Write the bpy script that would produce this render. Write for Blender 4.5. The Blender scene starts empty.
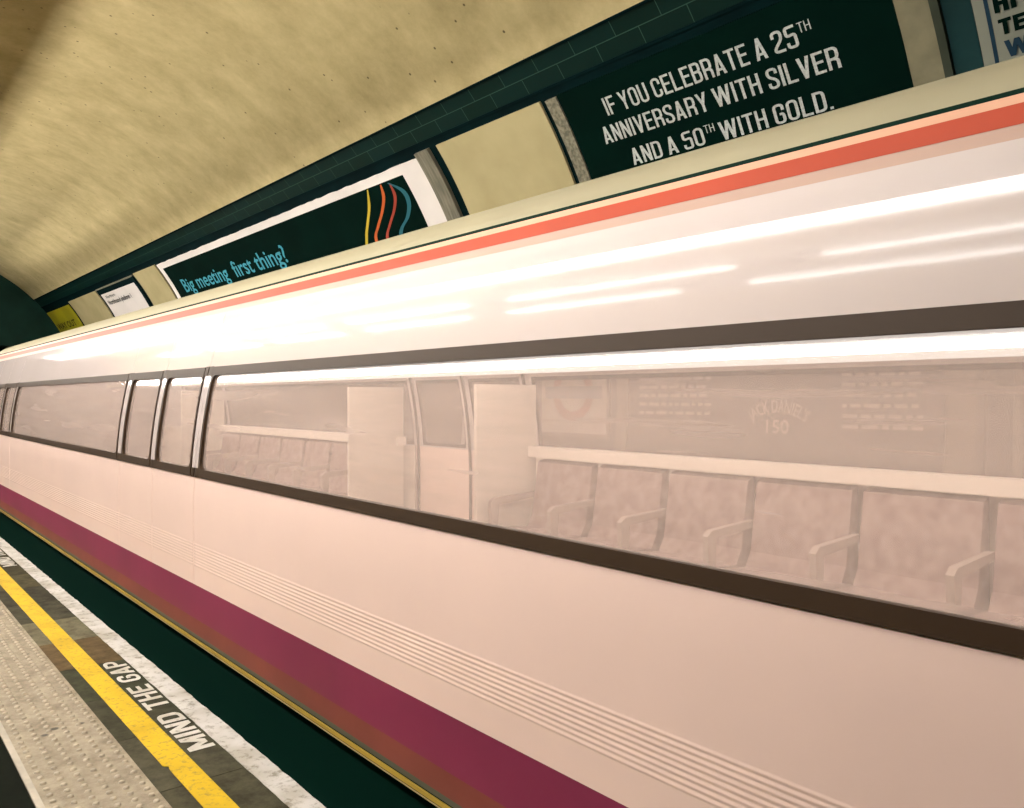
import bpy, bmesh, math, random
from mathutils import Vector, Euler
random.seed(7)
sc = bpy.context.scene
COL = sc.collection
R_ = math.radians

# ------------------------------------------------------------------ camera, world, exposure
# world frame: the track runs along X, far end of the station at -X ("s" = -X is the distance ahead),
# +Y goes from the platform towards the train, Z up, platform surface at z = 0
cam_data = bpy.data.cameras.new('camera')
cam = bpy.data.objects.new('camera', cam_data); COL.objects.link(cam)
cam.location = (0, 0, 1.65)
cam.rotation_euler = (R_(90) - math.atan(6 / 815), 0, math.atan2(815, 679))
cam_data.sensor_width = 36.0
cam_data.lens = 36.0 * 815 / 1024
cam_data.clip_start = 0.05
sc.camera = cam

world = bpy.data.worlds.new('world'); sc.world = world
world.use_nodes = True
wb = world.node_tree.nodes['Background']
wb.inputs[0].default_value = (0.10, 0.42, 0.33, 1)
wb.inputs[1].default_value = 0.05

sc.view_settings.view_transform = 'Standard'
sc.view_settings.look = 'None'
sc.view_settings.exposure = 0.0
sc.view_settings.gamma = 1.0
sc.view_settings.use_curve_mapping = False
sc.cycles.max_bounces = 8
sc.cycles.diffuse_bounces = 2
sc.cycles.transparent_max_bounces = 12
sc.cycles.sample_clamp_indirect = 6.0

LAMP_L = 33.0        # brightness of the platform lamp row
TUBE_L = 20.0        # brightness of the bare tubes behind it
BACK_FILL_L = 63.0        # brightness of the added fill row along the back of the platform
CAR_L = 14.0          # brightness of the carriage ceiling lights

# ------------------------------------------------------------------ helpers
def lin(r, g, b):
    f = lambda c: (c / 255 / 12.92) if c / 255 <= 0.04045 else ((c / 255 + 0.055) / 1.055) ** 2.4
    return (f(r), f(g), f(b), 1.0)

def new_mat(name):
    m = bpy.data.materials.new(name); m.use_nodes = True
    nt = m.node_tree
    return m, nt, nt.nodes['Principled BSDF'], nt.nodes.new

def link(nt, a, b): nt.links.new(a, b)

def mat(name, c, rough=0.6, spec=0.5, metal=0.0, var=0.0, vscale=6.0, c2=None, stretch=(1, 1, 1), bump=0.0, coat=0.0, detail=4.0):
    m, nt, p, N = new_mat(name)
    p.inputs['Roughness'].default_value = rough
    p.inputs['Metallic'].default_value = metal
    p.inputs['Specular IOR Level'].default_value = spec
    p.inputs['Coat Weight'].default_value = coat
    p.inputs['Coat Roughness'].default_value = 0.05
    p.inputs['Base Color'].default_value = c
    if var > 0 or c2 or bump > 0:
        tc = N('ShaderNodeTexCoord'); mp = N('ShaderNodeMapping'); mp.inputs['Scale'].default_value = stretch
        no = N('ShaderNodeTexNoise'); no.inputs['Scale'].default_value = vscale; no.inputs['Detail'].default_value = detail
        link(nt, tc.outputs['Object'], mp.inputs[0]); link(nt, mp.outputs[0], no.inputs['Vector'])
        rp = N('ShaderNodeValToRGB')
        d = c2 or tuple(x * (1 - var) for x in c[:3]) + (1,)
        rp.color_ramp.elements[0].position = 0.35; rp.color_ramp.elements[0].color = d
        rp.color_ramp.elements[1].position = 0.65; rp.color_ramp.elements[1].color = c
        link(nt, no.outputs['Fac'], rp.inputs[0]); link(nt, rp.outputs[0], p.inputs['Base Color'])
        if bump > 0:
            b = N('ShaderNodeBump'); b.inputs['Strength'].default_value = bump; b.inputs['Distance'].default_value = 0.01
            link(nt, no.outputs['Fac'], b.inputs['Height']); link(nt, b.outputs[0], p.inputs['Normal'])
    return m

def emit(name, c, strength):
    m = bpy.data.materials.new(name); m.use_nodes = True
    nt = m.node_tree
    for n in list(nt.nodes):
        if n.type != 'OUTPUT_MATERIAL': nt.nodes.remove(n)
    e = nt.nodes.new('ShaderNodeEmission'); e.inputs[0].default_value = c; e.inputs[1].default_value = strength
    nt.links.new(e.outputs[0], [n for n in nt.nodes if n.type == 'OUTPUT_MATERIAL'][0].inputs[0])
    return m

def obj(name, verts, faces, m, parent=None, smooth=False, uvs=None, fix=True):
    me = bpy.data.meshes.new(name)
    me.from_pydata([tuple(v) for v in verts], [], faces)
    if uvs:
        ul = me.uv_layers.new(name='UVMap')
        for l in me.loops: ul.data[l.index].uv = uvs[l.vertex_index]
    if fix:
        bm = bmesh.new(); bm.from_mesh(me)
        bmesh.ops.recalc_face_normals(bm, faces=bm.faces)
        bm.to_mesh(me); bm.free()
    me.materials.append(m)
    if smooth: me.shade_smooth()
    o = bpy.data.objects.new(name, me); COL.objects.link(o)
    if parent: o.parent = parent
    return o

def thing(name, label, cat, loc=(0, 0, 0), group=None):
    o = bpy.data.objects.new(name, None); COL.objects.link(o)
    o.location = loc; o.empty_display_size = 0.1
    o['label'] = label; o['category'] = cat
    if group: o['group'] = group
    return o

def tag(o, label, cat, group=None):
    o['label'] = label; o['category'] = cat
    if group: o['group'] = group
    return o

def struct(o): o['kind'] = 'structure'; return o

class MB:
    """collects solids for ONE mesh; s axis is flipped to -X here"""
    def __init__(self): self.v = []; self.f = []
    def add(self, vs, fs):
        k = len(self.v); self.v += vs; self.f += [tuple(i + k for i in f) for f in fs]
    def box(self, s0, s1, y0, y1, z0, z1):
        vs = [(-s, y, z) for s in (s0, s1) for y in (y0, y1) for z in (z0, z1)]
        self.add(vs, [(0, 1, 3, 2), (4, 6, 7, 5), (0, 4, 5, 1), (2, 3, 7, 6), (0, 2, 6, 4), (1, 5, 7, 3)])
    def extrude(self, prof, s0, s1):
        """closed (y,z) profile swept along the track"""
        n = len(prof)
        vs = [(-s0, y, z) for y, z in prof] + [(-s1, y, z) for y, z in prof]
        fs = [(i, (i + 1) % n, n + (i + 1) % n, n + i) for i in range(n)]
        fs += [tuple(range(n))[::-1], tuple(range(n, 2 * n))]
        self.add(vs, fs)
    def tube(self, a, b, r, n=10):
        a, b = Vector(a), Vector(b); d = (b - a).normalized()
        u = d.orthogonal().normalized(); w = d.cross(u)
        vs = [tuple(p + (u * math.cos(t) + w * math.sin(t)) * r) for p in (a, b) for t in [2 * math.pi * i / n for i in range(n)]]
        fs = [(i, (i + 1) % n, n + (i + 1) % n, n + i) for i in range(n)] + [tuple(range(n))[::-1], tuple(range(n, 2 * n))]
        self.add(vs, fs)
    def build(self, name, m, parent=None, smooth=False): return obj(name, self.v, self.f, m, parent, smooth)

# ------------------------------------------------------------------ the tunnel wall: a 3.3 m circle
YC, ZC, RW = 1.3, 1.65, 3.3
def wp(s, a, d=0.0):
    """point on the tunnel lining: s along the track, a = arc length above the springing, d = distance in front"""
    t = a / RW; r = RW - d
    return (-s, YC + r * math.cos(t), ZC + r * math.sin(t))

def arc_patch(name, s0, s1, a0, a1, d, m, parent=None, thick=0.012, ns=1, na=None, edge=None):
    """curved sheet hugging the wall; solid, front at distance d; edge(s) may roughen the top edge"""
    na = na or max(2, int(abs(a1 - a0) / 0.06))
    v = []; f = []; uv = []
    for dd in (d, d - thick):
        for i in range(ns + 1):
            s = s0 + (s1 - s0) * i / ns
            top = a1 + (edge(s) if edge else 0)
            for j in range(na + 1):
                a = a0 + (top - a0) * j / na
                v.append(wp(s, a, dd)); uv.append((s, a))
    w = na + 1; L = (ns + 1) * w
    for i in range(ns):
        for j in range(na):
            q = (i * w + j, i * w + j + 1, (i + 1) * w + j + 1, (i + 1) * w + j)
            f.append(q); f.append(tuple(L + k for k in q[::-1]))
    for i in range(ns):
        for j in (0, na): f.append((i * w + j, (i + 1) * w + j, L + (i + 1) * w + j, L + i * w + j))
    for j in range(na):
        for i in (0, ns): f.append((i * w + j, i * w + j + 1, L + i * w + j + 1, L + i * w + j))
    o = obj(name, v, f, m, parent, False, uv)
    return o

# ------------------------------------------------------------------ lettering
def text_geo(body, offset=0.0, res=3, spacing=1.0):
    cu = bpy.data.curves.new('lettering', 'FONT')
    cu.body = body; cu.size = 1.0; cu.resolution_u = res; cu.offset = offset; cu.space_character = spacing
    o = bpy.data.objects.new('lettering', cu); COL.objects.link(o)
    dg = bpy.context.evaluated_depsgraph_get(); dg.update()
    me = o.evaluated_get(dg).to_mesh()
    vs = [(p.co.x, p.co.y) for p in me.vertices]; fs = [tuple(p.vertices) for p in me.polygons]
    o.evaluated_get(dg).to_mesh_clear()
    bpy.data.objects.remove(o); bpy.data.curves.remove(cu)
    x0 = min(p[0] for p in vs); x1 = max(p[0] for p in vs)
    return [((x - x0) / (x1 - x0), y) for x, y in vs], fs
CAP = max(p[1] for p in text_geo('H')[0])

def fit(body, width, cap, offset=0.0, spacing=1.0):
    """flat lettering scaled to a width and a capital height; returns (u, v) points and faces"""
    vs, fs = text_geo(body, offset, spacing=spacing)
    return [(u * width, v / CAP * cap) for u, v in vs], fs

def wall_text(name, rows, d, m, parent):
    """rows of (text, s of the left end, baseline arc, s of the right end, cap height, weight)"""
    for body, s0, a0, s1, cap, off in rows:
        vs, fs = fit(body, s0 - s1, cap, off)
        o = obj(name, [wp(s0 - u, a0 + v, d) for u, v in vs], fs, m, parent, fix=False)
        o.location = -parent.location

# condensed block capitals drawn as even strokes
def rounded(pts, r, closed=False, n=5):
    out = []; L = len(pts)
    for i, p in enumerate(pts):
        if not closed and i in (0, L - 1): out.append(p); continue
        a, b = pts[i - 1], pts[(i + 1) % L]
        P, A, B = Vector(p), Vector(a), Vector(b)
        ra = min(r, (A - P).length * .5); rb = min(r, (B - P).length * .5)
        q0 = P + (A - P).normalized() * ra; q1 = P + (B - P).normalized() * rb
        for k in range(n + 1):
            u = k / n; out.append(tuple(q0 * (1 - u) ** 2 + P * (2 * u * (1 - u)) + q1 * u * u))
    o2 = []
    for p in out:
        if not o2 or math.dist(p, o2[-1]) > 1e-4: o2.append(p)
    if closed and math.dist(o2[0], o2[-1]) < 1e-4: o2.pop()
    return o2
def ribbon(pts, th, closed=False):
    v = []; L = len(pts)
    for i in range(L):
        p = Vector(pts[i])
        d0 = (p - Vector(pts[i - 1])) if (closed or i > 0) else None
        d1 = (Vector(pts[(i + 1) % L]) - p) if (closed or i < L - 1) else None
        d0 = (d0 or d1).normalized(); d1 = (d1 or d0).normalized()
        n0 = Vector((-d0.y, d0.x)); n1 = Vector((-d1.y, d1.x)); m = (n0 + n1).normalized()
        k = th / 2 / max(.5, m.dot(n0)); v += [tuple(p + m * k), tuple(p - m * k)]
    f = [(2 * i, 2 * i + 1, 2 * i + 3, 2 * i + 2) for i in range(L - 1)]
    if closed: f.append((2 * L - 2, 2 * L - 1, 1, 0))
    return v, f
def block_glyph(ch, W, T):
    h = T / 2; x0, x1, y0, y1 = h, W - h, h, 1 - h; R = W * .42
    S = []; Q = []                                  # strokes (points, rounding, closed) and plain quads
    def dg(xt, xb, yt=1, yb=0, k=1.08): Q.append([(xt, yt), (xt + T * k, yt), (xb + T * k, yb), (xb, yb)])
    w = W
    if ch in 'IHNMEFLBDPR': S.append(([(x0, 0), (x0, 1)], 0, False))
    if ch == 'I': w = T
    if ch in 'HNU' and ch != 'U': S.append(([(x1, 0), (x1, 1)], 0, False))
    if ch == 'H': S.append(([(x0, .51), (x1, .51)], 0, False))
    if ch == 'N': dg(0, W - T * 1.08)
    if ch == 'M': w = W * 1.32; S.append(([(w - h, 0), (w - h, 1)], 0, False)); dg(0, w / 2 - h, 1, .12); dg(w - T * 1.08, w / 2 - h, 1, .12)
    if ch in 'EF': S.append(([(x0, y1), (W * .92, y1)], 0, False)); S.append(([(x0, .52), (W * .85, .52)], 0, False)); w = W * .92
    if ch in 'EL': S.append(([(x0, y0), (W * .92, y0)], 0, False)); w = W * .92
    if ch == 'T': S.append(([(0, y1), (W, y1)], 0, False)); S.append(([(W / 2, 0), (W / 2, 1)], 0, False))
    if ch in 'O0': S.append(([(x0, y0), (x0, y1), (x1, y1), (x1, y0)], R, True))
    if ch == 'C': S.append(([(x1, .64), (x1, y1), (x0, y1), (x0, y0), (x1, y0), (x1, .36)], R, False))
    if ch == 'G': S.append(([(x1, .66), (x1, y1), (x0, y1), (x0, y0), (x1, y0), (x1, .48), (W * .52, .48)], R * .8, False))
    if ch == 'U': S.append(([(x0, 1), (x0, y0), (x1, y0), (x1, 1)], R, False))
    if ch == 'D': S.append(([(x0, y1), (x1, y1), (x1, y0), (x0, y0)], R, False))
    if ch in 'PR': S.append(([(x0, y1), (x1, y1), (x1, .46), (x0, .46)], R, False))
    if ch == 'R': S.append(([(W * .55, .46), (x1, .40), (x1, 0)], R * .5, False))
    if ch == 'B': S.append(([(x0, y1), (x1, y1), (x1, .53), (x0, .53)], R * .8, False)); S.append(([(x0, .53), (x1, .53), (x1, y0), (x0, y0)], R * .8, False))
    if ch == 'S': S.append(([(x1, .70), (x1, y1), (x0, y1), (x0, .60), (x1, .40), (x1, y0), (x0, y0), (x0, .30)], R, False))
    if ch == '2': S.append(([(x0, .68), (x0, y1), (x1, y1), (x1, .58), (x0, .22), (x0, y0), (W, y0)], R * .8, False))
    if ch == '5': S.append(([(W * .95, y1), (x0, y1), (x0, .56), (x1, .60), (x1, y0), (x0, y0), (x0, .28)], R * .6, False))
    if ch == 'A': w = W * 1.08; dg(w / 2 - T * .56, 0); dg(w / 2 - T * .52, w - T * 1.08); S.append(([(w * .22, .25), (w * .78, .25)], 0, False))
    if ch == 'V': w = W * 1.05; dg(0, w / 2 - T * .56); dg(w - T * 1.08, w / 2 - T * .52)
    if ch == 'W': w = W * 1.72; dg(0, w * .27 - h); dg(w * .5 - h, w * .27 - h); dg(w * .5 - h, w * .73 - h); dg(w - T * 1.08, w * .73 - h)
    if ch == 'Y': w = W * 1.08; S.append(([(w / 2, 0), (w / 2, .46)], 0, False)); dg(0, w / 2 - h, 1, .40); dg(w - T * 1.08, w / 2 - h, 1, .40)
    if ch == '.': w = T; Q.append([(0, 0), (T, 0), (T, T), (0, T)])
    v = []; f = []; lay = 0
    for pts, r, c in S:
        a, b = ribbon(rounded(pts, r, c) if r else pts, T, c); k = len(v); lay += 1; v += [(p[0], p[1], lay) for p in a]; f += [tuple(i + k for i in q) for q in b]
    for q in Q: k = len(v); lay += 1; v += [(p[0], p[1], lay) for p in q]; f.append((k, k + 1, k + 2, k + 3))
    return v, f, w
def block(body, width, cap, W=.44, T=.118, gap=.085, space=.20):
    V = []; Fc = []; x = 0
    for ch in body:
        if ch == ' ': x += space; continue
        v, f, w = block_glyph(ch, W, T); k = len(V)
        V += [(x + a, b, l) for a, b, l in v]; Fc += [tuple(i + k for i in q) for q in f]; x += w + gap
    x -= gap
    return [(u / x * width, v * cap, .0004 * l) for u, v, l in V], Fc
def wall_block(name, rows, d, m, parent, **kw):
    for body, s0, a0, s1, cap in rows:
        vs, fs = block(body, s0 - s1, cap, **kw)
        o = obj(name, [wp(s0 - u, a0 + v, d + l) for u, v, l in vs], fs, m, parent, fix=False)
        o.location = -parent.location

# ------------------------------------------------------------------ materials of the place
# vault plaster
m_vault, nt, p, N = new_mat('vault_plaster')
tc = N('ShaderNodeTexCoord')
n1 = N('ShaderNodeTexNoise'); n1.inputs['Scale'].default_value = 2.2; n1.inputs['Detail'].default_value = 10; n1.inputs['Roughness'].default_value = 0.72
mp = N('ShaderNodeMapping'); mp.inputs['Scale'].default_value = (5, 1.2, 1.2)
n2 = N('ShaderNodeTexNoise'); n2.inputs['Scale'].default_value = 1.4; n2.inputs['Detail'].default_value = 6
n3 = N('ShaderNodeTexVoronoi'); n3.inputs['Scale'].default_value = 6.5; n3.inputs['Randomness'].default_value = 1.0
n4 = N('ShaderNodeTexNoise'); n4.inputs['Scale'].default_value = 30; n4.inputs['Detail'].default_value = 3
r1 = N('ShaderNodeValToRGB'); r1.color_ramp.elements[0].position = .3; r1.color_ramp.elements[1].position = .7
r1.color_ramp.elements[0].color = (0.43, 0.348, 0.170, 1); r1.color_ramp.elements[1].color = (0.66, 0.545, 0.29, 1)
r2 = N('ShaderNodeValToRGB'); r2.color_ramp.elements[0].position = .28; r2.color_ramp.elements[1].position = .62
r2.color_ramp.elements[0].color = (0.92, 0.91, 0.89, 1); r2.color_ramp.elements[1].color = (1, 1, 1, 1)
r3 = N('ShaderNodeValToRGB'); r3.color_ramp.elements[0].position = .05; r3.color_ramp.elements[1].position = .085
r3.color_ramp.elements[0].color = (0.10, 0.09, 0.06, 1); r3.color_ramp.elements[1].color = (1, 1, 1, 1)
x1 = N('ShaderNodeMixRGB'); x1.blend_type = 'MULTIPLY'; x1.inputs[0].default_value = 0.9
x2 = N('ShaderNodeMixRGB'); x2.blend_type = 'MULTIPLY'; x2.inputs[0].default_value = 0.8
bp = N('ShaderNodeBump'); bp.inputs['Strength'].default_value = .15; bp.inputs['Distance'].default_value = .01
link(nt, tc.outputs['Object'], n1.inputs['Vector']); link(nt, tc.outputs['Object'], mp.inputs[0]); link(nt, mp.outputs[0], n2.inputs['Vector'])
link(nt, tc.outputs['Object'], n3.inputs['Vector']); link(nt, tc.outputs['Object'], n4.inputs['Vector'])
link(nt, n1.outputs[0], r1.inputs[0]); link(nt, n2.outputs[0], r2.inputs[0]); link(nt, n3.outputs['Distance'], r3.inputs[0])
link(nt, r1.outputs[0], x1.inputs[1]); link(nt, r2.outputs[0], x1.inputs[2]); link(nt, x1.outputs[0], x2.inputs[1]); link(nt, r3.outputs[0], x2.inputs[2])
link(nt, x2.outputs[0], p.inputs['Base Color']); link(nt, n4.outputs[0], bp.inputs['Height']); link(nt, bp.outputs[0], p.inputs['Normal'])
p.inputs['Roughness'].default_value = .8; p.inputs['Specular IOR Level'].default_value = .2

# glazed dark green wall tile, brick bond laid out in (s, arc)
m_tile, nt, p, N = new_mat('glazed_green_tile')
uvn = N('ShaderNodeUVMap')
mp = N('ShaderNodeMapping'); mp.inputs['Location'].default_value = (0.13, -2.57 + 0.115 * 40, 0)
br = N('ShaderNodeTexBrick'); br.offset = 0.5
br.inputs['Scale'].default_value = 1.0; br.inputs['Brick Width'].default_value = 0.36; br.inputs['Row Height'].default_value = 0.115
br.inputs['Mortar Size'].default_value = 0.003; br.inputs['Mortar Smooth'].default_value = 0.0
br.inputs['Color1'].default_value = (.0010, .0125, .009, 1); br.inputs['Color2'].default_value = (.0012, .015, .013, 1); br.inputs['Mortar'].default_value = (.026, .062, .044, 1)
link(nt, uvn.outputs[0], mp.inputs[0]); link(nt, mp.outputs[0], br.inputs['Vector']); link(nt, br.outputs['Color'], p.inputs['Base Color'])
p.inputs['Roughness'].default_value = .5; p.inputs['Specular IOR Level'].default_value = .1
m_frieze = mat('dark_blue_green_glaze', (.0006, .010, .011, 1), .75, .04, var=.35, vscale=3)
m_headwall = mat('dark_green_headwall', (.004, .034, .024, 1), .6, .2, var=.3, vscale=2)
m_black = mat('sooty_black', (.002, .010, .008, 1), .8, .15)
m_edgeface = mat('sooty_platform_face', (.004, .022, .017, 1), .8, .2, var=.4, vscale=4)

# ------------------------------------------------------------------ the setting
S_END = 22.0; S_NEAR = -5.0
# vault ceiling (arc 2.57 upwards and over the platform) and the tiled wall below it
def lining(name, a0, a1, s0, s1, na, ns, m, thick=0.25):
    o = arc_patch(name, s0, s1, a0, a1, 0.0, m, None, thick, ns, na)
    for pl in o.data.polygons: pl.use_smooth = False
    return struct(o)
A_BAND = 2.57
lining('ceiling', A_BAND, RW * R_(150), S_NEAR, S_END, 60, 1, m_vault)
lining('wall_near', RW * R_(150), RW * R_(210), S_NEAR, S_END, 16, 1, m_frieze)
lining('wall_far', -3.1, 2.342, S_NEAR, S_END, 80, 1, m_frieze)
lining('trim_3', 2.342, A_BAND, S_NEAR, S_END, 6, 1, m_tile)
# plain glazed frieze between the two tile courses and the posters, with a narrow lip at the vault's foot
o = arc_patch('trim_1', S_NEAR, S_END, 2.325, 2.345, 0.012, m_frieze, None, 0.011); struct(o)
o = arc_patch('trim_2', S_NEAR, S_END, A_BAND - 0.012, A_BAND + 0.004, 0.015, m_frieze, None, 0.014); struct(o)

# end wall of the station round the mouth of the running tunnel
TYC = 2.92                                     # centre line of the train
def headwall():
    v = []; f = []; n = 64
    for x in (-S_END, -S_END - 0.5):
        for k in range(n):
            t = 2 * math.pi * k / n
            v.append((x, TYC + 1.82 * math.cos(t), 1.05 + 1.82 * math.sin(t)))
        for k in range(n):
            t = 2 * math.pi * k / n
            v.append((x, YC + 3.7 * math.cos(t), ZC + 3.7 * math.sin(t)))
    for k in range(n):
        j = (k + 1) % n
        f += [(k, j, n + j, n + k), (2 * n + k, 3 * n + k, 3 * n + j, 2 * n + j), (k, 2 * n + k, 2 * n + j, j), (n + k, n + j, 3 * n + j, 3 * n + k)]
    return obj('wall_end', v, f, m_headwall)
struct(headwall())
def running_tunnel():
    v = []; f = []; n = 48
    for x in (-S_END - 0.5, -S_END - 12):
        for k in range(n):
            t = 2 * math.pi * k / n
            v.append((x, TYC + 1.82 * math.cos(t), 1.05 + 1.82 * math.sin(t)))
    for k in range(n): f.append((k, (k + 1) % n, n + (k + 1) % n, n + k))
    f.append(tuple(range(n, 2 * n)))
    return obj('wall_tunnel', v, f, m_black)
struct(running_tunnel())
# track bed
b = MB(); b.box(S_NEAR, S_END, 1.3, 4.2, -1.25, -1.05); struct(b.build('floor_track', m_black))

# platform: individual slabs (stone colours, vignette mixed into the rows behind the studs) over a bed with a coping face
m_slab, nt, p, N = new_mat('worn_paving_slab')
at = N('ShaderNodeVertexColor'); at.layer_name = 'stone'
tc = N('ShaderNodeTexCoord')
n1 = N('ShaderNodeTexNoise'); n1.inputs['Scale'].default_value = 9; n1.inputs['Detail'].default_value = 8; n1.inputs['Roughness'].default_value = .7
r1 = N('ShaderNodeValToRGB'); r1.color_ramp.elements[0].position = .3; r1.color_ramp.elements[1].position = .72
r1.color_ramp.elements[0].color = (.38, .38, .36, 1); r1.color_ramp.elements[1].color = (1.2, 1.2, 1.15, 1)
x1 = N('ShaderNodeMixRGB'); x1.blend_type = 'MULTIPLY'; x1.inputs[0].default_value = 1
link(nt, tc.outputs['Object'], n1.inputs['Vector']); link(nt, n1.outputs[0], r1.inputs[0]); link(nt, at.outputs[0], x1.inputs[1]); link(nt, r1.outputs[0], x1.inputs[2])
link(nt, x1.outputs[0], p.inputs['Base Color']); p.inputs['Roughness'].default_value = .85; p.inputs['Specular IOR Level'].default_value = .06

def platform():
    v = []; f = []; cols = []
    def slab(s0, s1, y0, y1, c, g=0.003):
        k = len(v)
        for z in (-0.03, 0.0):
            e = g if z == 0 else 0
            for s, y in ((s0 + e, y0 + e), (s1 - e, y0 + e), (s1 - e, y1 - e), (s0 + e, y1 - e)): v.append((-s, y, z)); cols.append(c)
        f.extend([(k + 4, k + 5, k + 6, k + 7), (k, k + 1, k + 5, k + 4), (k + 1, k + 2, k + 6, k + 5), (k + 2, k + 3, k + 7, k + 6), (k + 3, k, k + 4, k + 7)])
    grey = (.085, .075, .045); rnd = random.Random(3)
    special = {3: (.135, .095, .05), 4: (.17, .155, .105), 2: (.06, .062, .04), 1: (.062, .06, .04), 0: (.085, .08, .055), -1: (.08, .075, .05), 5: (.075, .07, .05), 6: (.06, .055, .04)}
    for i in range(-13, 29):
        s0 = 3.553 + .655 * i
        k = rnd.uniform(.75, 1.15)
        c = special.get(i, tuple(x * k for x in grey))
        slab(s0, s0 + .655, 1.038, 1.517, c)
        slab(s0, s0 + .655, .62, 1.038, grey)
    for r, (y0, y1) in enumerate(((.04, .62), (-.56, .04), (-1.2, -.56), (-1.9, -1.2), (-2.6, -1.9))):
        for i in range(-9, 21):
            s0 = .15 + .88 * i + .3 * (r % 2); k = rnd.uniform(.8, 1.2)
            slab(s0, s0 + .88, y0, y1, (.0055 * k, .0085 * k, .0045 * k))  # dark slabs with the corner vignette put into their colour
    k = len(v)                                     # bed and coping face under the slabs
    for s in (S_NEAR, S_END):
        for y, z in ((-2.6, -.02), (1.512, -.02), (1.512, -1.25), (-2.6, -1.25)): v.append((-s, y, z)); cols.append((.006, .03, .022))
    f.extend([(k, k + 1, k + 5, k + 4), (k + 1, k + 2, k + 6, k + 5), (k + 3, k, k + 4, k + 7), (k, k + 3, k + 2, k + 1), (k + 4, k + 5, k + 6, k + 7)])
    o = obj('floor', v, f, m_slab)
    ca = o.data.color_attributes.new('stone', 'FLOAT_COLOR', 'POINT')
    for i, c in enumerate(cols): ca.data[i].color = c + (1,)
    return struct(o)
platform()

# ------------------------------------------------------------------ platform markings
def worn_paint(name, c, under, amount=.34, scale=14, grime=None):
    m, nt, p, N = new_mat(name)
    tc = N('ShaderNodeTexCoord'); n = N('ShaderNodeTexNoise'); n.inputs['Scale'].default_value = scale; n.inputs['Detail'].default_value = 9; n.inputs['Roughness'].default_value = .75
    r = N('ShaderNodeValToRGB'); r.color_ramp.elements[0].position = amount; r.color_ramp.elements[1].position = amount + .1
    r.color_ramp.elements[0].color = under; r.color_ramp.elements[1].color = c
    n2 = N('ShaderNodeTexNoise'); n2.inputs['Scale'].default_value = 4; n2.inputs['Detail'].default_value = 5
    r2 = N('ShaderNodeValToRGB'); r2.color_ramp.elements[0].position = .35; r2.color_ramp.elements[1].position = .6
    r2.color_ramp.elements[0].color = grime or (.7, .68, .62, 1); r2.color_ramp.elements[1].color = (1, 1, 1, 1)
    x = N('ShaderNodeMixRGB'); x.blend_type = 'MULTIPLY'; x.inputs[0].default_value = 1
    link(nt, tc.outputs['Object'], n.inputs['Vector']); link(nt, tc.outputs['Object'], n2.inputs['Vector']); link(nt, n.outputs[0], r.inputs[0]); link(nt, n2.outputs[0], r2.inputs[0])
    link(nt, r.outputs[0], x.inputs[1]); link(nt, r2.outputs[0], x.inputs[2]); link(nt, x.outputs[0], p.inputs['Base Color'])
    p.inputs['Roughness'].default_value = .6; p.inputs['Specular IOR Level'].default_value = .3
    return m
m_white_paint = worn_paint('worn_white_paint', (.68, .65, .62, 1), (.36, .33, .28, 1), .38, 16)
m_yellow_paint = worn_paint('worn_yellow_paint', (.70, .47, .014, 1), (.42, .30, .05, 1), .38, 30, (.8, .78, .7, 1))
m_letter_paint = worn_paint('white_letter_paint', (.74, .71, .66, 1), (.35, .32, .25, 1), .34, 22)

def painted_strip(name, m, edges, z=0.004):
    """edges: list of (s, y_left, y_right); thin layer of paint with real thickness"""
    v = []; f = []
    for zz in (z, 0.0005):
        for s, a, b in edges: v += [(-s, a, zz), (-s, b, zz)]
    n = len(edges); L = 2 * n
    for i in range(n - 1):
        q = (2 * i, 2 * i + 1, 2 * i + 3, 2 * i + 2)
        f += [q, tuple(L + k for k in q[::-1]), (2 * i, 2 * i + 2, L + 2 * i + 2, L + 2 * i), (2 * i + 1, L + 2 * i + 1, L + 2 * i + 3, 2 * i + 3)]
    f += [(0, L, L + 1, 1), (L - 2, L - 1, 2 * L - 1, 2 * L - 2)]
    return obj(name, v, f, m)
rnd = random.Random(11)
ed = []
s = S_NEAR
while s < S_END:
    ed.append((s, 1.404 + rnd.uniform(-.002, .002), 1.519 + rnd.uniform(-.006, .001))); s += .06
tag(painted_strip('platform_edge_line', m_white_paint, ed), 'worn white painted line along the very edge of the platform', 'painted line')
ed = [(S_NEAR, 1.134, 1.247), (3.0, 1.137, 1.248), (3.72, 1.139, 1.248), (3.755, 1.141, 1.248), (3.772, 1.146, 1.248), (3.785, 1.132, 1.248), (3.80, 1.126, 1.248), (3.86, 1.127, 1.248), (9, 1.127, 1.248), (S_END, 1.126, 1.248)]
tag(painted_strip('yellow_safety_line', m_yellow_paint, ed), 'bright yellow painted safety line beside the studded paving', 'painted line')

def floor_text(name, body, s0, s1, y_base, y_cap, label):
    vs, fs = block(body, s1 - s0, y_base - y_cap, .56, .17, .10, .34)
    o = obj(name, [(-(s0 + u), y_base - v, 0.003 + l) for u, v, l in vs], fs, m_letter_paint, fix=False)
    return tag(o, label, 'painted lettering')
floor_text('painted_lettering', 'MIND THE GAP', 3.862, 5.50, 1.388, 1.268, 'white words MIND THE GAP, the complete set between yellow and white lines')
floor_text('painted_lettering', 'MIND THE GAP', 9.27, 10.92, 1.388, 1.268, 'white MIND THE GAP words, farther set at the left border of the photo')
floor_text('painted_lettering', 'MIND THE GAP', 1.49, 3.125, 1.388, 1.268, 'white MIND THE GAP words, nearest set cut off by the lower border')

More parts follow.
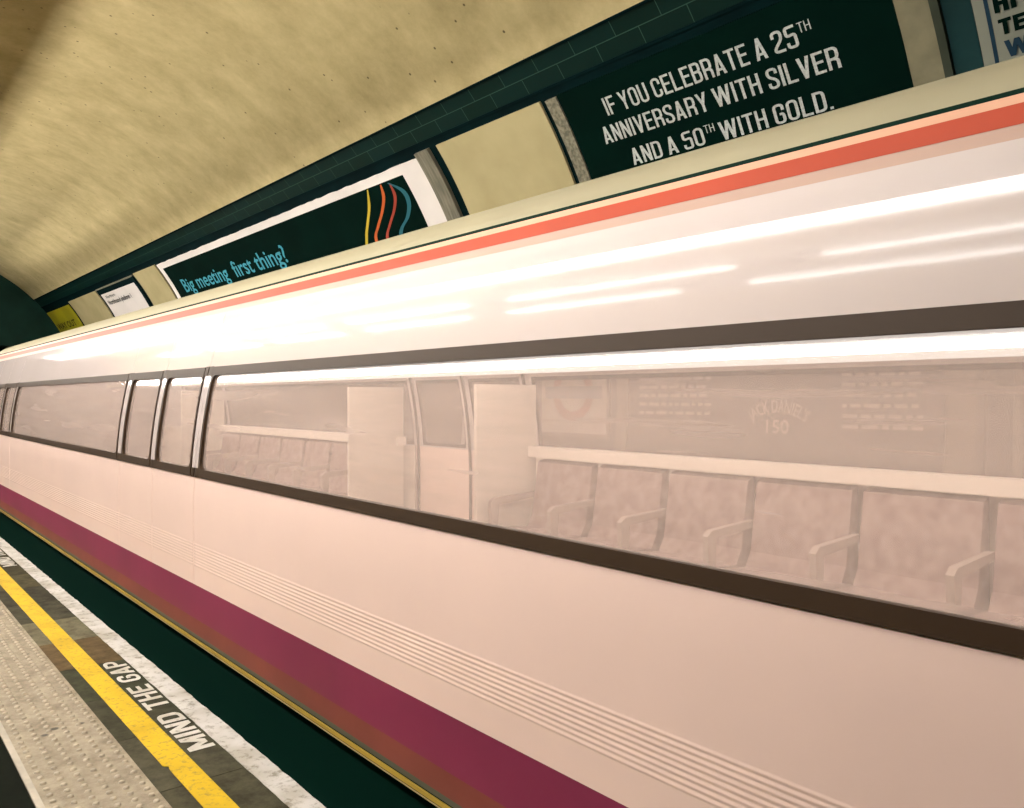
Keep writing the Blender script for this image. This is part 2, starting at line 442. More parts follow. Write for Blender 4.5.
# tactile paving strip with blisters
m_tactile, nt, p, N = new_mat('buff_tactile_paving')
tc = N('ShaderNodeTexCoord')
n1 = N('ShaderNodeTexNoise'); n1.inputs['Scale'].default_value = 7; n1.inputs['Detail'].default_value = 10; n1.inputs['Roughness'].default_value = .78
r1 = N('ShaderNodeValToRGB'); r1.color_ramp.elements[0].position = .36; r1.color_ramp.elements[1].position = .60
r1.color_ramp.elements[0].color = (.17, .14, .095, 1); r1.color_ramp.elements[1].color = (.39, .335, .245, 1)
w = N('ShaderNodeTexWave'); w.wave_type = 'BANDS'; w.bands_direction = 'X'; w.inputs['Scale'].default_value = 60
w2 = N('ShaderNodeTexWave'); w2.wave_type = 'BANDS'; w2.bands_direction = 'Y'; w2.inputs['Scale'].default_value = 60
ad = N('ShaderNodeMath'); ad.operation = 'MULTIPLY'
bp = N('ShaderNodeBump'); bp.inputs['Strength'].default_value = .55; bp.inputs['Distance'].default_value = .003
vo = N('ShaderNodeTexVoronoi'); vo.inputs['Scale'].default_value = 3.2
r3 = N('ShaderNodeValToRGB'); r3.color_ramp.elements[0].position = .05; r3.color_ramp.elements[1].position = .075
r3.color_ramp.elements[0].color = (.12, .12, .1, 1); r3.color_ramp.elements[1].color = (1, 1, 1, 1)
x1 = N('ShaderNodeMixRGB'); x1.blend_type = 'MULTIPLY'; x1.inputs[0].default_value = 1
link(nt, tc.outputs['Object'], n1.inputs['Vector']); link(nt, tc.outputs['Object'], w.inputs['Vector']); link(nt, tc.outputs['Object'], w2.inputs['Vector']); link(nt, tc.outputs['Object'], vo.inputs['Vector'])
link(nt, n1.outputs[0], r1.inputs[0]); link(nt, vo.outputs['Distance'], r3.inputs[0]); link(nt, r1.outputs[0], x1.inputs[1]); link(nt, r3.outputs[0], x1.inputs[2])
link(nt, x1.outputs[0], p.inputs['Base Color']); link(nt, w.outputs['Fac'], ad.inputs[0]); link(nt, w2.outputs['Fac'], ad.inputs[1]); link(nt, ad.outputs[0], bp.inputs['Height']); link(nt, bp.outputs[0], p.inputs['Normal'])
p.inputs['Roughness'].default_value = .6

tact = thing('tactile_paving', 'buff strip of studded tactile paving along the platform', 'tactile paving', (0, .84, 0))
def local(o, par):                                # parts are modelled in place; keep them there under a moved parent
    o.location = -par.location; return o
b = MB(); b.box(S_NEAR, S_END, .647, 1.038, .0005, .006); local(b.build('paving_base', m_tactile, tact), tact)
v = []; f = []
s = -3.0; row = 0
while s < 15:
    for c in range(6):
        y = .647 + .0326 + .0652 * c; k = len(v)
        for r, z in ((.0135, .0058), (.0118, .0118), (.0065, .0142)):
            for q in range(10):
                t = 2 * math.pi * q / 10; v.append((-s + r * math.cos(t), y + r * math.sin(t), z))
        for ring in (0, 1):
            for q in range(10):
                f.append((k + ring * 10 + q, k + ring * 10 + (q + 1) % 10, k + ring * 10 + 10 + (q + 1) % 10, k + ring * 10 + 10 + q))
        f.append(tuple(range(k + 20, k + 30)))
    s += .0667
m_stud = mat('highlit_studs', (.56, .49, .38, 1), .45, .35, var=.35, vscale=20)  # paler than the base: highlight on the stud tops put into the colour
st = local(obj('blister_studs', v, f, m_stud, tact, True), tact); st['kind'] = 'stuff'
b = MB(); b.box(S_NEAR, S_END, .620, .647, .0005, .007); local(b.build('border_strip', mat('pale_border_strip', (.52, .47, .39, 1), .6, var=.3, vscale=9), tact), tact)

# ------------------------------------------------------------------ the train
G0 = 1.0
def side(z):
    """Y of the near body side at height z: upright to the waist, then leaning in towards the roof"""
    if z <= G0: return 1.60
    y = 1.60; n = 24; dz = (z - G0) / n
    for i in range(n):
        zz = G0 + (i + .5) * dz
        lean = 17 * (zz - G0) / 1.06 if zz < 2.06 else 17 + (zz - 2.06) * 40
        y += math.tan(R_(lean)) * dz
    return y
def mir(y, far): return 2 * TYC - y if far else y

CAR0, CAR1 = -2.3, 14.2
WIN = [(.10, 4.72), (6.48, 11.12)]
DOORS = [(-1.60, 0.0), (4.80, 6.40), (11.20, 12.80)]
W0, W1 = 1.215, 1.812                             # glass band in the body

m_low = mat('salmon_cast_body', (.84, .625, .54, 1), .28, .5, var=.05, vscale=1.5)  # white body with the pinkish cast of the light put into its colour
m_up = mat('pinkish_white_body_paint', (.56, .48, .455, 1), .07, .5, var=.03, vscale=1.2)
m_red = mat('coral_red_stripe_paint', (.42, .060, .026, 1), .45, .25, var=.1, vscale=2)
m_peach = mat('peach_cantrail_paint', (.66, .37, .25, 1), .4, .3)
m_pale = mat('pale_peach_paint', (.45, .30, .24, 1), .4, .3)
m_mauve = mat('plum_skirt_paint', (.20, .025, .066, 1), .5, .15, var=.15, vscale=1.5)
m_brown = mat('brick_brown_skirt_paint', (.20, .052, .040, 1), .5, .12, var=.2, vscale=2)
m_sole = mat('ochre_sole_bar', (.36, .25, .035, 1), .5, .2, var=.2, vscale=3)
m_lip = mat('pale_sole_lip', (.34, .28, .15, 1), .5, .2)
m_grey = mat('olive_grey_trim', (.055, .06, .04, 1), .5, .4)
m_roof = mat('cream_roof_paint', (.34, .305, .205, 1), .5, .25, var=.08, vscale=1.5)
m_gut = mat('dark_gutter_rubber', (.003, .016, .010, 1), .7, .06)
m_gasket = mat('brown_black_window_rubber', (.036, .020, .010, 1), .5, .15)
m_liner = mat('cream_interior_lining', (.68, .58, .50, 1), .5, .4)
m_ledge = mat('pale_window_ledge', (.80, .70, .62, 1), .4, .4)
m_seat = mat('mauve_moquette', (.24, .155, .145, 1), .9, .2, c2=(.36, .26, .23, 1), vscale=14)
m_arm = mat('pale_armrest', (.36, .28, .24, 1), .6, .3)
m_ifloor = mat('carriage_floor', (.18, .14, .12, 1), .6, .3)
m_pole = mat('brushed_grab_pole', (.7, .66, .6, 1), .3, .5, metal=.8)
m_carlight = emit('carriage_ceiling_light', (1.0, .92, .84, 1), CAR_L)
m_cove = emit('carriage_cove_light', (1.0, .95, .91, 1), 1.05)
m_under = mat('underframe_shadow_teal', (.0012, .019, .013, 1), .9, .04)  # teal shadow tone of the platform gap put into the base colour

# milky window glass: pale veil of the averaged moving view put into its colour
def glass(name, haze, fac):
    m = bpy.data.materials.new(name); m.use_nodes = True; nt = m.node_tree
    for n in list(nt.nodes):
        if n.type != 'OUTPUT_MATERIAL': nt.nodes.remove(n)
    out = [n for n in nt.nodes if n.type == 'OUTPUT_MATERIAL'][0]; N = nt.nodes.new
    tr = N('ShaderNodeBsdfTransparent'); tr.inputs[0].default_value = (.97, .95, .93, 1)
    df = N('ShaderNodeBsdfDiffuse'); df.inputs[0].default_value = haze
    tl = N('ShaderNodeBsdfTranslucent'); tl.inputs[0].default_value = haze
    a = N('ShaderNodeMixShader'); a.inputs[0].default_value = .5
    b_ = N('ShaderNodeMixShader')
    tc = N('ShaderNodeTexCoord'); mp = N('ShaderNodeMapping'); mp.inputs['Scale'].default_value = (.35, 5, 5)
    no = N('ShaderNodeTexNoise'); no.inputs['Scale'].default_value = 2.2; no.inputs['Detail'].default_value = 4
    mr = N('ShaderNodeMapRange'); mr.inputs[3].default_value = fac - .12; mr.inputs[4].default_value = fac + .12
    gl = N('ShaderNodeBsdfGlossy'); gl.inputs['Roughness'].default_value = .05
    fr = N('ShaderNodeFresnel'); fr.inputs[0].default_value = 1.45
    ge = N('ShaderNodeNewGeometry'); su = N('ShaderNodeMath'); su.operation = 'SUBTRACT'; su.use_clamp = True
    c = N('ShaderNodeMixShader')
    L = nt.links.new
    L(tc.outputs['Object'], mp.inputs[0]); L(mp.outputs[0], no.inputs['Vector']); L(no.outputs[0], mr.inputs[0]); L(mr.outputs[0], b_.inputs[0])
    L(df.outputs[0], a.inputs[1]); L(tl.outputs[0], a.inputs[2]); L(tr.outputs[0], b_.inputs[1]); L(a.outputs[0], b_.inputs[2])
    L(fr.outputs[0], su.inputs[0]); L(ge.outputs['Backfacing'], su.inputs[1]); L(su.outputs[0], c.inputs[0]); L(b_.outputs[0], c.inputs[1]); L(gl.outputs[0], c.inputs[2]); L(c.outputs[0], out.inputs[0])
    return m
m_glass = glass('milky_window_glass', (.86, .72, .65, 1), .27)

train = thing('train_car', 'underground train car with coral roof stripe, pinkish sides and plum skirt at the platform', 'train', (-5.5, TYC, -1.05))
def part(name, mb, m, parent=None, smooth=False):
    o = mb.build(name, m, parent or train, smooth)
    if parent is None: o.location = -train.location
    return o

def zs(z0, z1, step=.04):
    n = max(1, int(math.ceil((z1 - z0) / step))); return [z0 + (z1 - z0) * i / n for i in range(n + 1)]
RIB0, RIB1, NRIB = .68, .815, 8
def relief(z):
    if RIB0 <= z <= RIB1: return .0018 * (0.5 - 0.5 * math.cos(2 * math.pi * NRIB * (z - RIB0) / (RIB1 - RIB0)))
    return 0
def skin(mb, s0, s1, zl, far=False, proud=0.0, thick=.03, rib=False):
    prof = [(mir(side(z) - proud - (relief(z) if rib else 0), far), z) for z in zl]
    prof += [(mir(side(z) - proud + thick, far), z) for z in reversed(zl)]
    mb.extrude(prof, s0, s1)
ZL_LOW = zs(.574, RIB0, .05)[:-1] + [RIB0 + (RIB1 - RIB0) * i / (NRIB * 8) for i in range(NRIB * 8 + 1)] + zs(RIB1, 1.2, .04)[1:]
GAP = .006
def between():
    """stretches of body side that are not doors"""
    out = []; s = CAR0
    for d0, d1 in DOORS: out.append((s, d0 - GAP)); s = d1 + GAP
    out.append((s, CAR1)); return out

for far in (False, True):
    lo, up, pil = MB(), MB(), MB()
    for s0, s1 in between():
        skin(lo, s0, s1, ZL_LOW, far, rib=True)
        skin(up, s0, s1, zs(1.828, 2.160, .01), far)
        wins = [w for w in WIN if s0 < w[0] and w[1] < s1]
        c = s0
        for w0, w1 in wins: skin(up, c, w0, zs(1.2, 1.828, .04), far); c = w1
        skin(up, c, s1, zs(1.2, 1.828, .04), far)
        for w0, w1 in wins: skin(up, w0, w1, zs(1.2, W0, .02), far); skin(up, w0, w1, zs(W1, 1.828, .02), far)
    part('lower_panel', lo, m_low)['label'] = 'salmon white lower side with a band of fine ribs'
    part('upper_panel', up, m_up, smooth=False)['label'] = 'glossy pinkish white upper side'
    for name, z0, z1, m, pr in (('sole_lip', .237, .241, m_lip, .004), ('sole_groove', .241, .246, m_gut, .001), ('sole_bar', .246, .261, m_sole, .004), ('sole_groove', .261, .269, m_gut, -.004), ('sole_trim', .269, .290, m_grey, 0), ('brown_stripe', .290, .378, m_brown, 0), ('plum_stripe', .378, .574, m_mauve, 0),
                                ('peach_stripe', 2.160, 2.192, m_pale, 0), ('cantrail_stripe', 2.192, 2.240, m_red, .001), ('cantrail_lip', 2.240, 2.262, m_peach, .001), ('gutter', 2.262, 2.280, m_gut, -.012)):
        b = MB(); skin(b, CAR0, CAR1, zs(z0, z1, .012 if z0 > 2 else .1), far, pr, .03)
        part(name, b, m)
    for z0, z1, nm in ((1.194, 1.247, 'lower_window_band'), (1.780, 1.834, 'upper_window_band')):
        for a, e in between():
            c = a
            for w0, w1 in [w for w in WIN if a < w[0] and w[1] < e] + [(e, e)]:
                if w0 - c > .02: b = MB(); skin(b, c, w0 - .009, zs(z0, z1, .02), far, .005, .004); part(nm, b, m_gasket)
                c = w1 + .009
    # rubber seals seen in the narrow gaps round the doors
    for d0, d1 in DOORS:
        for e in (d0, d1, (d0 + d1) / 2):
            b = MB(); skin(b, e - .012, e + .012, zs(.574, 2.16, .1), far, -.034, .012)
            part('door_seal', b, m_gasket)

def ring_pts(s0, s1, z0, z1, r, n=6):
    pts = []
    for cs, cz, a0 in ((s1 - r, z1 - r, 0), (s0 + r, z1 - r, 90), (s0 + r, z0 + r, 180), (s1 - r, z0 + r, 270)):
        for i in range(n + 1):
            t = R_(a0 + 90 * i / n); pts.append((cs + r * math.cos(t), cz + r * math.sin(t)))
    return pts
def densify(p, k=6):
    out = []
    for i in range(len(p)):
        a, b = p[i], p[(i + 1) % len(p)]; L = math.hypot(a[0] - b[0], a[1] - b[1])
        n = k if L > .2 else 1
        out += [(a[0] + (b[0] - a[0]) * j / n, a[1] + (b[1] - a[1]) * j / n) for j in range(n)]
    return out
def window(parent, s0, s1, far, name='window_frame', ft=.05, fs=.014):
    """rounded rubber frame with its glass pane as a child; frame stands 8 mm proud and 25 mm deep"""
    o = densify(ring_pts(s0 - .008, s1 + .008, W0 - .019, W1 + .019, .02)); i_ = densify(ring_pts(s0 + fs, s1 - fs, W0 + ft - .022, W1 - ft + .020, .045))
    n = len(o); v = []; f = []
    for pts, d in ((o, .008), (i_, .006), (i_, -.025), (o, -.025)):
        v += [(-s, mir(side(z) - d, far), z) for s, z in pts]
    for a in range(4):
        b_ = (a + 1) % 4
        for k in range(n):
            j = (k + 1) % n; f.append((a * n + k, a * n + j, b_ * n + j, b_ * n + k))
    fr = obj(name, v, f, m_gasket, parent)
    if parent is train: fr.location = -train.location
    mb = MB(); zz = zs(W0 + ft - .03, W1 - ft + .028, .05)
    prof = [(mir(side(z) + .010, far), z) for z in zz] + [(mir(side(z) + .016, far), z) for z in reversed(zz)]
    mb.extrude(prof, s0 + fs - .01, s1 - fs + .01)
    mb.build('window_pane', m_glass, fr)
    return fr
for far in (False, True):
    for w0, w1 in WIN: window(train, w0, w1, far)
    for d0, d1 in DOORS:
        mid = (d0 + d1) / 2
        for a, b_ in ((d0, mid - GAP / 2), (mid + GAP / 2, d1)):
            lo = MB(); skin(lo, a, b_, ZL_LOW, far, rib=True)
            leaf = part('door', lo, m_low)
            up = MB(); w0, w1 = a + .06, b_ - .06
            skin(up, a, b_, zs(1.828, 2.160, .02), far)
            skin(up, a, w0, zs(1.2, 1.828, .04), far); skin(up, w1, b_, zs(1.2, 1.828, .04), far)
            skin(up, w0, w1, zs(1.2, W0, .02), far); skin(up, w0, w1, zs(W1, 1.828, .02), far)
            up.build('door_upper', m_up, leaf)
            for z0, z1 in ((1.194, 1.247), (1.780, 1.834)):
                for e0, e1 in ((a, w0 - .009), (w1 + .009, b_)): bd = MB(); skin(bd, e0, e1, zs(z0, z1, .02), far, .005, .004); bd.build('window_band', m_gasket, leaf)
            fr = window(leaf, w0, w1, far)
            pane = [c for c in fr.children][0]
            pane.parent = leaf                    # thing > door > frame / pane
# roof
rp = [(1.862, 2.278), (1.872, 2.298), (1.89, 2.318), (1.92, 2.345), (1.955, 2.370), (2.0, 2.395), (2.05, 2.416), (2.1, 2.434), (2.17, 2.455), (2.25, 2.474), (2.45, 2.508), (2.7, 2.53), (2.92, 2.536)]
rp = rp + [(2 * TYC - y, z) for y, z in reversed(rp[:-1])]
b = MB(); b.extrude(rp + [(y + (.03 if y < TYC else -.03), z - .03) for y, z in reversed(rp)], CAR0, CAR1)
rf = part('roof', b, m_roof, smooth=True)
rf.data.set_sharp_from_angle(angle=R_(35))
# interior
b = MB(); b.box(CAR0 + .05, CAR1 - .05, 1.66, 2 * TYC - 1.66, .20, .28); part('carriage_floor', b, m_ifloor)
b = MB(); b.extrude([(1.95, 2.27), (2.3, 2.36), (2 * TYC - 2.3, 2.36), (2 * TYC - 1.95, 2.27), (2 * TYC - 1.95, 2.29), (2 * TYC - 2.3, 2.38), (2.3, 2.38), (1.95, 2.29)], CAR0, CAR1); part('carriage_ceiling', b, m_liner)
for far in (False, True):
    b = MB()
    for s0, s1 in between():
        skin(b, s0 + .02, s1 - .02, zs(.28, 1.2, .1), far, -.05, .015)
    skin(b, CAR0 + .03, CAR1 - .03, zs(1.84, 2.24, .05), far, -.05, .015)
    part('inner_lining', b, m_liner)
for y0 in (2.45, 3.2):
    b = MB(); b.box(CAR0 + .3, CAR1 - .3, y0, y0 + .18, 2.335, 2.35); part('ceiling_light', b, m_carlight)
b = MB(); b.box(CAR0 + .2, CAR1 - .2, 3.99, 4.03, 1.835, 1.965); part('cove_light', b, m_cove)
b = MB(); b.extrude([(3.96, 1.97), (4.10, 1.97), (4.02, 2.24), (3.95, 2.24)], CAR0 + .2, CAR1 - .2); part('advert_coving', b, m_liner)
for s0, s1 in ((.12, 4.68), (6.52, 11.08)):
    b = MB(); b.box(s0, s1, 4.04, 4.14, 1.205, 1.285); part('window_ledge', b, m_ledge)
    n = 7; L = (s1 - s0 - .16) / n
    b = MB(); b.box(s0, s1, 3.62, 4.13, .28, .60); part('seat_plinth', b, m_liner)
    for i in range(n):
        a = s0 + .08 + L * i
        b = MB(); b.extrude([(3.58, .60), (3.58, .68), (3.62, .72), (3.95, .70), (4.0, .78), (4.06, 1.17), (4.12, 1.19), (4.13, .60)], a + .03, a + L - .03)
        part('seat', b, m_seat)
    for i in range(n + 1):
        a = s0 + .08 + L * i
        b = MB(); b.extrude([(3.62, .90), (3.66, .93), (4.06, .95), (4.06, .91), (3.70, .88), (3.68, .60), (3.64, .60)], a - .018, a + .018)
        part('armrest', b, m_arm)
b = MB()
for s0 in (-.05, 4.66, 6.54, 11.10):
    b2 = MB(); b2.box(s0, s0 + .03, 3.55, 4.12, .28, 1.75); part('draught_screen', b2, m_liner)
for s_ in (CAR0, CAR1 - .04):
    b = MB(); b.extrude([(side(z) + .01, z) for z in zs(.236, 2.26, .15)] + [(2 * TYC - side(z) - .01, z) for z in reversed(zs(.236, 2.26, .15))], s_, s_ + .04); part('end_wall', b, m_up)
# underframe, axles and wheels, sunk in the shade of the track pit
b = MB(); b.box(CAR0 + .1, CAR1 - .1, 1.75, 2 * TYC - 1.75, -.5, .236); part('underframe', b, m_under)
for s_ in (-.6, 1.3, 10.2, 12.1):
    b = MB(); b.tube((-s_, 2.10, -.60), (-s_, 2.23, -.60), .40, 28); b.tube((-s_, 3.61, -.60), (-s_, 3.74, -.60), .40, 28); b.tube((-s_, 2.1, -.6), (-s_, 3.74, -.6), .07, 12)
    part('wheelset', b, m_under)
for s_ in (.35, 11.15):
    b = MB(); b.box(s_ - 1.4, s_ + 1.4, 2.02, 2.09, -.62, -.30); b.box(s_ - 1.4, s_ + 1.4, 3.75, 3.82, -.62, -.30); b.box(s_ - .3, s_ + .3, 2.02, 3.82, -.35, -.15); part('bogie', b, m_under)

# ------------------------------------------------------------------ things on the far wall
AB, AT = -.95, 2.255                               # foot and head of the big panels (arc)
def panel_thing(name, label, cat, s, a=1.0):
    return thing(name, label, cat, wp(s, a))
def on(o, par): o.location = -par.location; return o

m_pblack = mat('black_green_poster_print', (.0004, .0095, .0065, 1), .85, .03, var=.25, vscale=2)
m_pwhite = mat('white_poster_border', (.80, .74, .70, 1), .6, .2, var=.08, vscale=2)
m_cream = mat('cream_painted_panel', (.45, .385, .205, 1), .6, .25, c2=(.39, .33, .17, 1), vscale=2.5)
m_frame = mat('grey_poster_frame', (.11, .105, .075, 1), .5, .4, c2=(.22, .20, .145, 1), vscale=5, stretch=(8, 1, 1))
m_frame2 = mat('grey_pasted_edge', (.26, .24, .17, 1), .7, .2, c2=(.12, .115, .08, 1), vscale=40)
m_blue = mat('sky_blue_print', (.05, .30, .40, 1), .5, .2)
m_silver = mat('silver_print', (.38, .395, .38, 1), .6, .2, c2=(.56, .58, .56, 1), vscale=90)

def rough_edge(amp, seed):
    r = random.Random(seed); t = [r.uniform(-1, 1) for _ in range(400)]
    return lambda s: amp * (t[int(s * 14) % 400] * .6 + t[int(s * 5) % 400] * .4)

# "Big meeting first thing?"
P = panel_thing('advertising_poster', 'long dark poster with white border asking about a Big meeting', 'poster', 9.6)
on(arc_patch('poster_sheet', 5.90, 13.24, AB, 2.235, .020, m_pwhite, P, .019, 80, 40, rough_edge(.007, 5)), P)
on(arc_patch('dark_print', 6.215, 13.08, AB + .1, 2.150, .0225, m_pblack, P, .002), P)
wall_text('lettering', [('Big meeting', 12.72, 1.70, 10.93, .205, .010), ('first thing?', 10.72, 1.70, 9.08, .215, .010)], .026, m_blue, P)
for name, s0, pts, m in (('yellow_ribbon', .05, ((6.84, 2.14), (6.97, 1.98), (7.13, 1.84), (7.26, 1.72), (7.36, 1.55), (7.3, 1.3)), (.55, .40, .03, 1)),
                         ('orange_ribbon', .055, ((6.60, 2.14), (6.66, 2.02), (6.80, 1.90), (6.98, 1.78), (7.12, 1.66), (7.12, 1.4)), (.48, .10, .02, 1)),
                         ('red_ribbon', .05, ((6.46, 2.12), (6.48, 2.0), (6.60, 1.88), (6.78, 1.76), (6.92, 1.64), (6.95, 1.4)), (.30, .045, .025, 1)),
                         ('blue_ribbon', .065, ((6.48, 2.13), (6.33, 2.02), (6.33, 1.90), (6.45, 1.78), (6.66, 1.66), (6.8, 1.4)), (.015, .11, .14, 1))):
    v = []; n = len(pts)
    dense = []
    for i in range(n - 1):
        p0, p1, p2, p3 = pts[max(i - 1, 0)], pts[i], pts[i + 1], pts[min(i + 2, n - 1)]
        for k in range(6):
            t = k / 6
            dense.append(tuple(.5 * ((2 * p1[c]) + (-p0[c] + p2[c]) * t + (2 * p0[c] - 5 * p1[c] + 4 * p2[c] - p3[c]) * t * t + (-p0[c] + 3 * p1[c] - 3 * p2[c] + p3[c]) * t ** 3) for c in (0, 1)))
    f = []
    for i, (s, a) in enumerate(dense):
        w = s0 * min(1, .35 + i / 8)
        v += [wp(s - w / 2, a, .0245), wp(s + w / 2, a, .0245)]
        if i: f.append((2 * i - 2, 2 * i - 1, 2 * i + 1, 2 * i))
    on(obj(name, v, f, mat(name + '_print', m, .5, .2), P), P)
on(arc_patch('poster_frame', 5.70, 5.895, AB, 2.275, .035, m_frame, P, .034), P)

# plain cream panel and the station roundel below it
P = panel_thing('wall_panel', 'large blank cream panel between the two big dark posters', 'panel', 4.95, 1.5)
on(arc_patch('panel_sheet', 4.305, 5.585, .42, 2.272, .020, m_cream, P, .019), P)
P = panel_thing('roundel_sign', 'white station sign with red ring seen through the train windows', 'sign', 4.72, 0)
m_signwhite = mat('white_enamel', (.78, .72, .68, 1), .3, .4); m_signframe = mat('sign_frame', (.16, .13, .11, 1), .5)
on(arc_patch('sign_board', 4.33, 5.12, -.315, .40, .022, m_signframe, P, .021), P)
on(arc_patch('sign_face', 4.355, 5.095, -.285, .375, .026, m_signwhite, P, .003), P)
v = []; f = []; n = 48
for k in range(n):
    t = 2 * math.pi * k / n
    for r in (.155, .232): v.append(wp(4.725 - r * math.cos(t), .045 + r * math.sin(t), .0285))
for k in range(n): j = (k + 1) % n; f.append((2 * k, 2 * k + 1, 2 * j + 1, 2 * j))
on(obj('ring', v, f, mat('red_enamel', (.55, .09, .07, 1), .3, .4), P), P)
on(arc_patch('name_bar', 4.40, 5.05, -.005, .095, .030, mat('blue_enamel', (.06, .09, .25, 1), .3, .4), P, .003), P)

# anniversary poster
P = panel_thing('advertising_poster', 'black poster about a 25th anniversary with silver and a 50th with gold', 'poster', 3.0)
on(arc_patch('poster_sheet', 1.868, 4.13, AB, 2.268, .020, m_pblack, P, .019), P)
on(arc_patch('pasted_edge', 4.135, 4.245, AB, 2.262, .026, m_frame2, P, .025, 4, 40), P)
wall_block('headline_lettering', [
    ('IF YOU CELEBRATE A 25', 3.775, 2.020, 2.372, .120), ('ANNIVERSARY WITH SILVER', 3.885, 1.845, 2.187, .116),
    ('AND A 50', 3.715, 1.655, 3.122, .112), ('WITH GOLD.', 3.005, 1.648, 2.285, .112)], .024, m_silver, P)
wall_block('raised_lettering', [('TH', 2.357, 2.083, 2.285, .054), ('TH', 3.108, 1.718, 3.035, .050)], .024, m_silver, P, T=.09)
# arched brand words with the number under them, and rows of copy too small to read
V = []; Fc = []
m_copy = mat('pale_copy_print', (.62, .56, .50, 1), .6, .2)
vs, fs = fit("JACK DANIEL'S", .40, .075, .014)
for u, vv in vs:
    t = (u - .20) / .32; r = .32 + vv
    V.append(wp(2.875 - r * math.sin(t), -.41 + r * math.cos(t), .024))
Fc += fs
vs, fs = fit('150', .16, .085, .012); k = len(V)
V += [wp(2.955 - u, -.225 + vv, .024) for u, vv in vs]; Fc += [tuple(i + k for i in q) for q in fs]
on(obj('brand_lettering', V, Fc, m_copy, P, fix=False), P)
V = []; Fc = []; r = random.Random(9)
for row in range(6):
    a = .13 - row * .062
    for c0, c1 in ((2.45, 1.98), (4.02, 3.38)):
        s = c0
        while s > c1 + .03:
            w = r.uniform(.03, .10); e = max(c1, s - w)
            q = [(s, a), (e, a), (e, a + .022), (s, a + .022)]; k = len(V)
            V += [wp(x, y, .024) for x, y in q]; Fc.append((k, k + 1, k + 2, k + 3)); s = e - .022
on(obj('small_print', V, Fc, m_copy, P, fix=False), P)['kind'] = 'stuff'

# right of it: crumpled cream paper, a blue-green sheet and a white poster with a blue rule
P = panel_thing('paper_strip', 'crumpled cream paper strip pasted right of the black anniversary poster', 'paper strip', 1.8)
m_paper = mat('crumpled_cream_paper', (.225, .205, .13, 1), .8, .2, c2=(.165, .15, .095, 1), vscale=7, bump=.5)
on(arc_patch('paper_sheet', 1.709, 1.864, AB, 2.30, .022, m_paper, P, .021, 6, 60), P)
P = panel_thing('poster_frame', 'dark olive upright frame beside the crumpled paper strip', 'frame', 1.69)
on(arc_patch('frame_bar', 1.668, 1.706, AB, 2.33, .040, mat('dark_olive_frame', (.035, .045, .028, 1), .5, .3, var=.3, vscale=5), P, .039), P)
P = panel_thing('advertising_poster', 'plain blue-green poster beside the white poster at the upper right', 'poster', 1.6)
on(arc_patch('poster_sheet', 1.540, 1.664, AB, 2.33, .020, mat('blue_green_poster_print', (.010, .040, .042, 1), .6, .1, var=.3, vscale=3), P, .019), P)
P = panel_thing('advertising_poster', 'white poster with blue rule and heavy capitals at the upper right corner', 'poster', 1.3)
on(arc_patch('poster_sheet', .2, 1.537, AB, 2.33, .022, mat('pale_poster_paper', (.24, .25, .205, 1), .6, .1, var=.1, vscale=3), P, .021), P)
m_navy = mat('navy_print', (.006, .030, .055, 1), .5, .2)
on(arc_patch('blue_rule', 1.472, 1.489, AB + .1, 2.30, .0245, m_navy, P, .002), P)
wall_block('black_lettering', [('HI', 1.452, 1.858, 1.362, .078), ('TE', 1.447, 1.757, 1.338, .070)], .026, m_pblack, P, W=.62, T=.23)
wall_block('blue_lettering', [('W', 1.438, 1.652, 1.335, .076)], .026, m_navy, P, W=.62, T=.21)

# the four small panels by the tunnel mouth
P = panel_thing('yellow_notice', 'small yellow notice with dark lettering at the far end by the tunnel mouth', 'notice', 20.8)
on(arc_patch('notice_sheet', 19.62, 21.88, .9, 2.17, .022, mat('yellow_notice_print', (.42, .38, .012, 1), .5, .3, c2=(.30, .27, .01, 1), vscale=1.2), P, .021), P)
wall_text('lettering', [('WAY OUT', 21.75, 1.70, 19.95, .14, .03)], .026, mat('dark_notice_print', (.03, .02, .008, 1), .6, .2), P)
P = panel_thing('wall_panel', 'small blank cream panel between the yellow notice and the white notice', 'panel', 18.2)
on(arc_patch('panel_sheet', 17.13, 19.42, .9, 2.225, .020, m_cream, P, .019), P)
P = panel_thing('platform_notice', 'small white notice with two short lines of dark lettering', 'notice', 15.9)
on(arc_patch('notice_board', 14.62, 17.05, .9, 2.225, .018, m_frieze, P, .017), P)
on(arc_patch('notice_edge', 14.62, 17.05, 2.215, 2.240, .022, m_frame2, P, .021), P)
on(arc_patch('notice_sheet', 14.75, 16.95, 1.0, 2.115, .022, m_pwhite, P, .004), P)
m_ink = mat('notice_ink', (.02, .025, .02, 1), .6, .2)
wall_text('lettering', [('Northern', 16.72, 2.015, 16.12, .055, .01), ('Northbound platform 1', 16.80, 1.885, 15.30, .085, .02)], .026, m_ink, P)
P = panel_thing('wall_panel', 'small blank cream panel between the white notice and the long poster', 'panel', 14.0)
on(arc_patch('panel_sheet', 13.33, 14.50, .9, 2.25, .020, m_cream, P, .019), P)

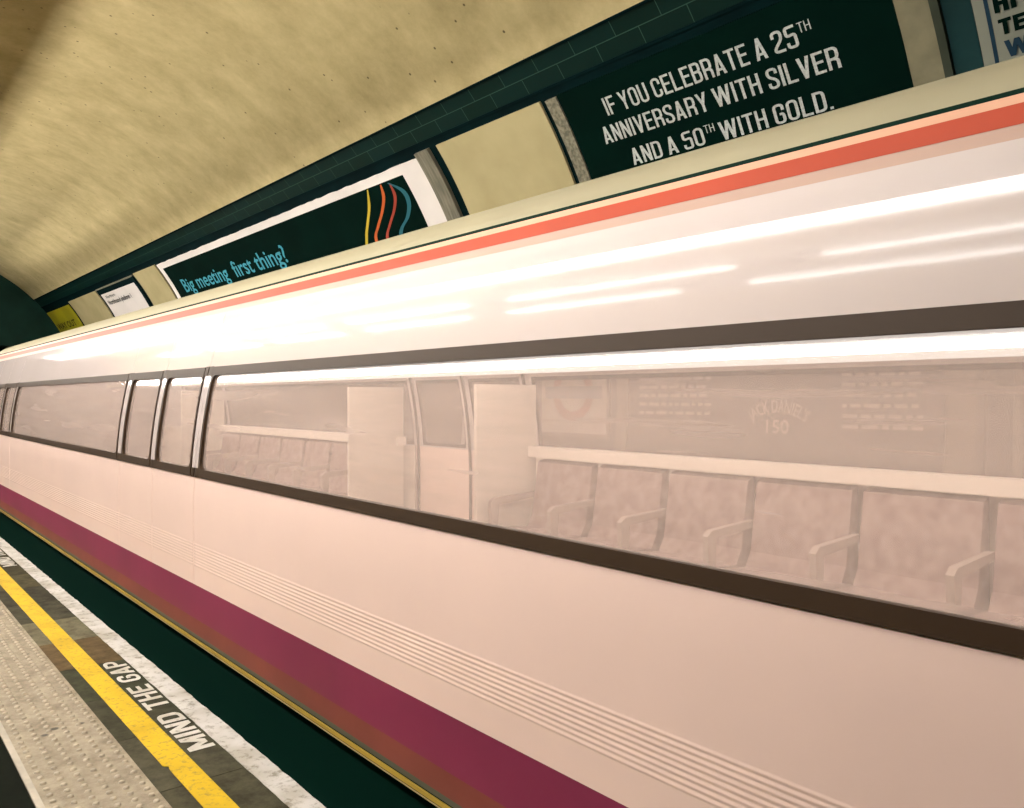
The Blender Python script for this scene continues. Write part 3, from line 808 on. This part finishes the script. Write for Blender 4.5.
# ------------------------------------------------------------------ the lamps hung over the platform
m_house = mat('lamp_housing', (.55, .54, .48, 1), .5, .3)
def lamp_row(label, y, z, s0, s1, w, lip, m, pieces, name='diffuser'):
    """a trunking with a canopy reflector (its lip shades the crown of the vault) over a line of lamps"""
    L = thing('platform_light', label, 'light', (-(s0 + s1) / 2, y, z))
    ly, lz = lip
    b = MB(); b.extrude([(y - ly, z + lz), (y - .05, z + lz + .03), (y + .05, z + lz + .03), (y + ly, z + lz), (y + ly, z + lz + .012), (y + .06, z + lz + .05), (y - .06, z + lz + .05), (y - ly, z + lz + .012)], s0, s1)
    on(b.build('canopy', m_house, L), L)
    for a, e in pieces:
        b = MB()
        if w > .04: b.extrude([(y - .022, z + w), (y - .034, z), (y - .026, z - w), (y + .026, z - w), (y + .034, z), (y + .022, z + w)], a, e)
        else: b.tube((-a, y, z), (-e, y, z), w, 12)
        on(b.build(name, m, L), L)
        for q in (.15, .85):
            s = a + (e - a) * q
            b = MB(); b.tube((-s, y, z + w - .005), (-s, y, z + lz + .035), .012, 8); on(b.build('bracket', m_house, L), L)
    n = max(2, int((s1 - s0) / 2.5)); top = ZC + math.sqrt(RW * RW - (y - YC) ** 2)
    for i in range(n):
        s = s0 + (s1 - s0) * (i + .5) / n
        b = MB(); b.tube((-s, y, z + lz + .045), (-s, y, top), .012, 8); on(b.build('hanger', m_house, L), L)
lamp_row('continuous lamp row hung over the yellow line, above the picture', .38, 3.60, .85, 20.5, .065, (.32, .34),
         emit('lamp_diffuser', (1.0, .95, .88, 1), LAMP_L), [(.85 + 1.96 * i, .85 + 1.96 * i + 1.955) for i in range(10)])
m_tube = emit('fluorescent_tube', (1.0, .97, .94, 1), TUBE_L)
def tube_row(label, y, z, pieces):
    """bare tubes under a slim batten"""
    s0, s1 = pieces[0][0] - .1, pieces[-1][1] + .1
    L = thing('platform_light', label, 'light', (-(s0 + s1) / 2, y, z))
    b = MB(); b.extrude([(y - .07, z + .03), (y + .07, z + .03), (y + .06, z + .09), (y - .06, z + .09)], s0, s1); on(b.build('batten', m_house, L), L)
    for a, e in pieces:
        b = MB(); b.tube((-a, y, z), (-e, y, z), .013, 12); on(b.build('tube', m_tube, L), L)
        for q in (a, e):
            b = MB(); b.box(q - .02, q + .02, y - .02, y + .02, z - .02, z + .03); on(b.build('tube_socket', m_house, L), L)
    top = ZC + math.sqrt(RW * RW - (y - YC) ** 2)
    for i in range(6):
        s = s0 + (s1 - s0) * (i + .5) / 6
        b = MB(); b.tube((-s, y, z + .088), (-s, y, top), .012, 8); on(b.build('hanger', m_house, L), L)
tube_row('row of bare tubes hung beside the continuous lamp row, above the picture', -.02, 3.56, [(.2 + 2.6 * i, 2.3 + 2.6 * i) for i in range(5)])
tube_row('row of bare tubes hung over the middle of the platform, above the picture', -.30, 3.58, [(1.1 + 2.3 * i, 2.9 + 2.3 * i) for i in range(6)])
lamp_row('added fill lamp row along the back of the platform, above the picture', -1.25, 3.30, .8, 18.8, .06, (.32, .13),
         emit('back_fill_diffuser', (1.0, .93, .87, 1), BACK_FILL_L), [(.8 + 1.8 * i, 2.59 + 1.8 * i) for i in range(10)])  # added, unseen row that fills the lower train side and the platform
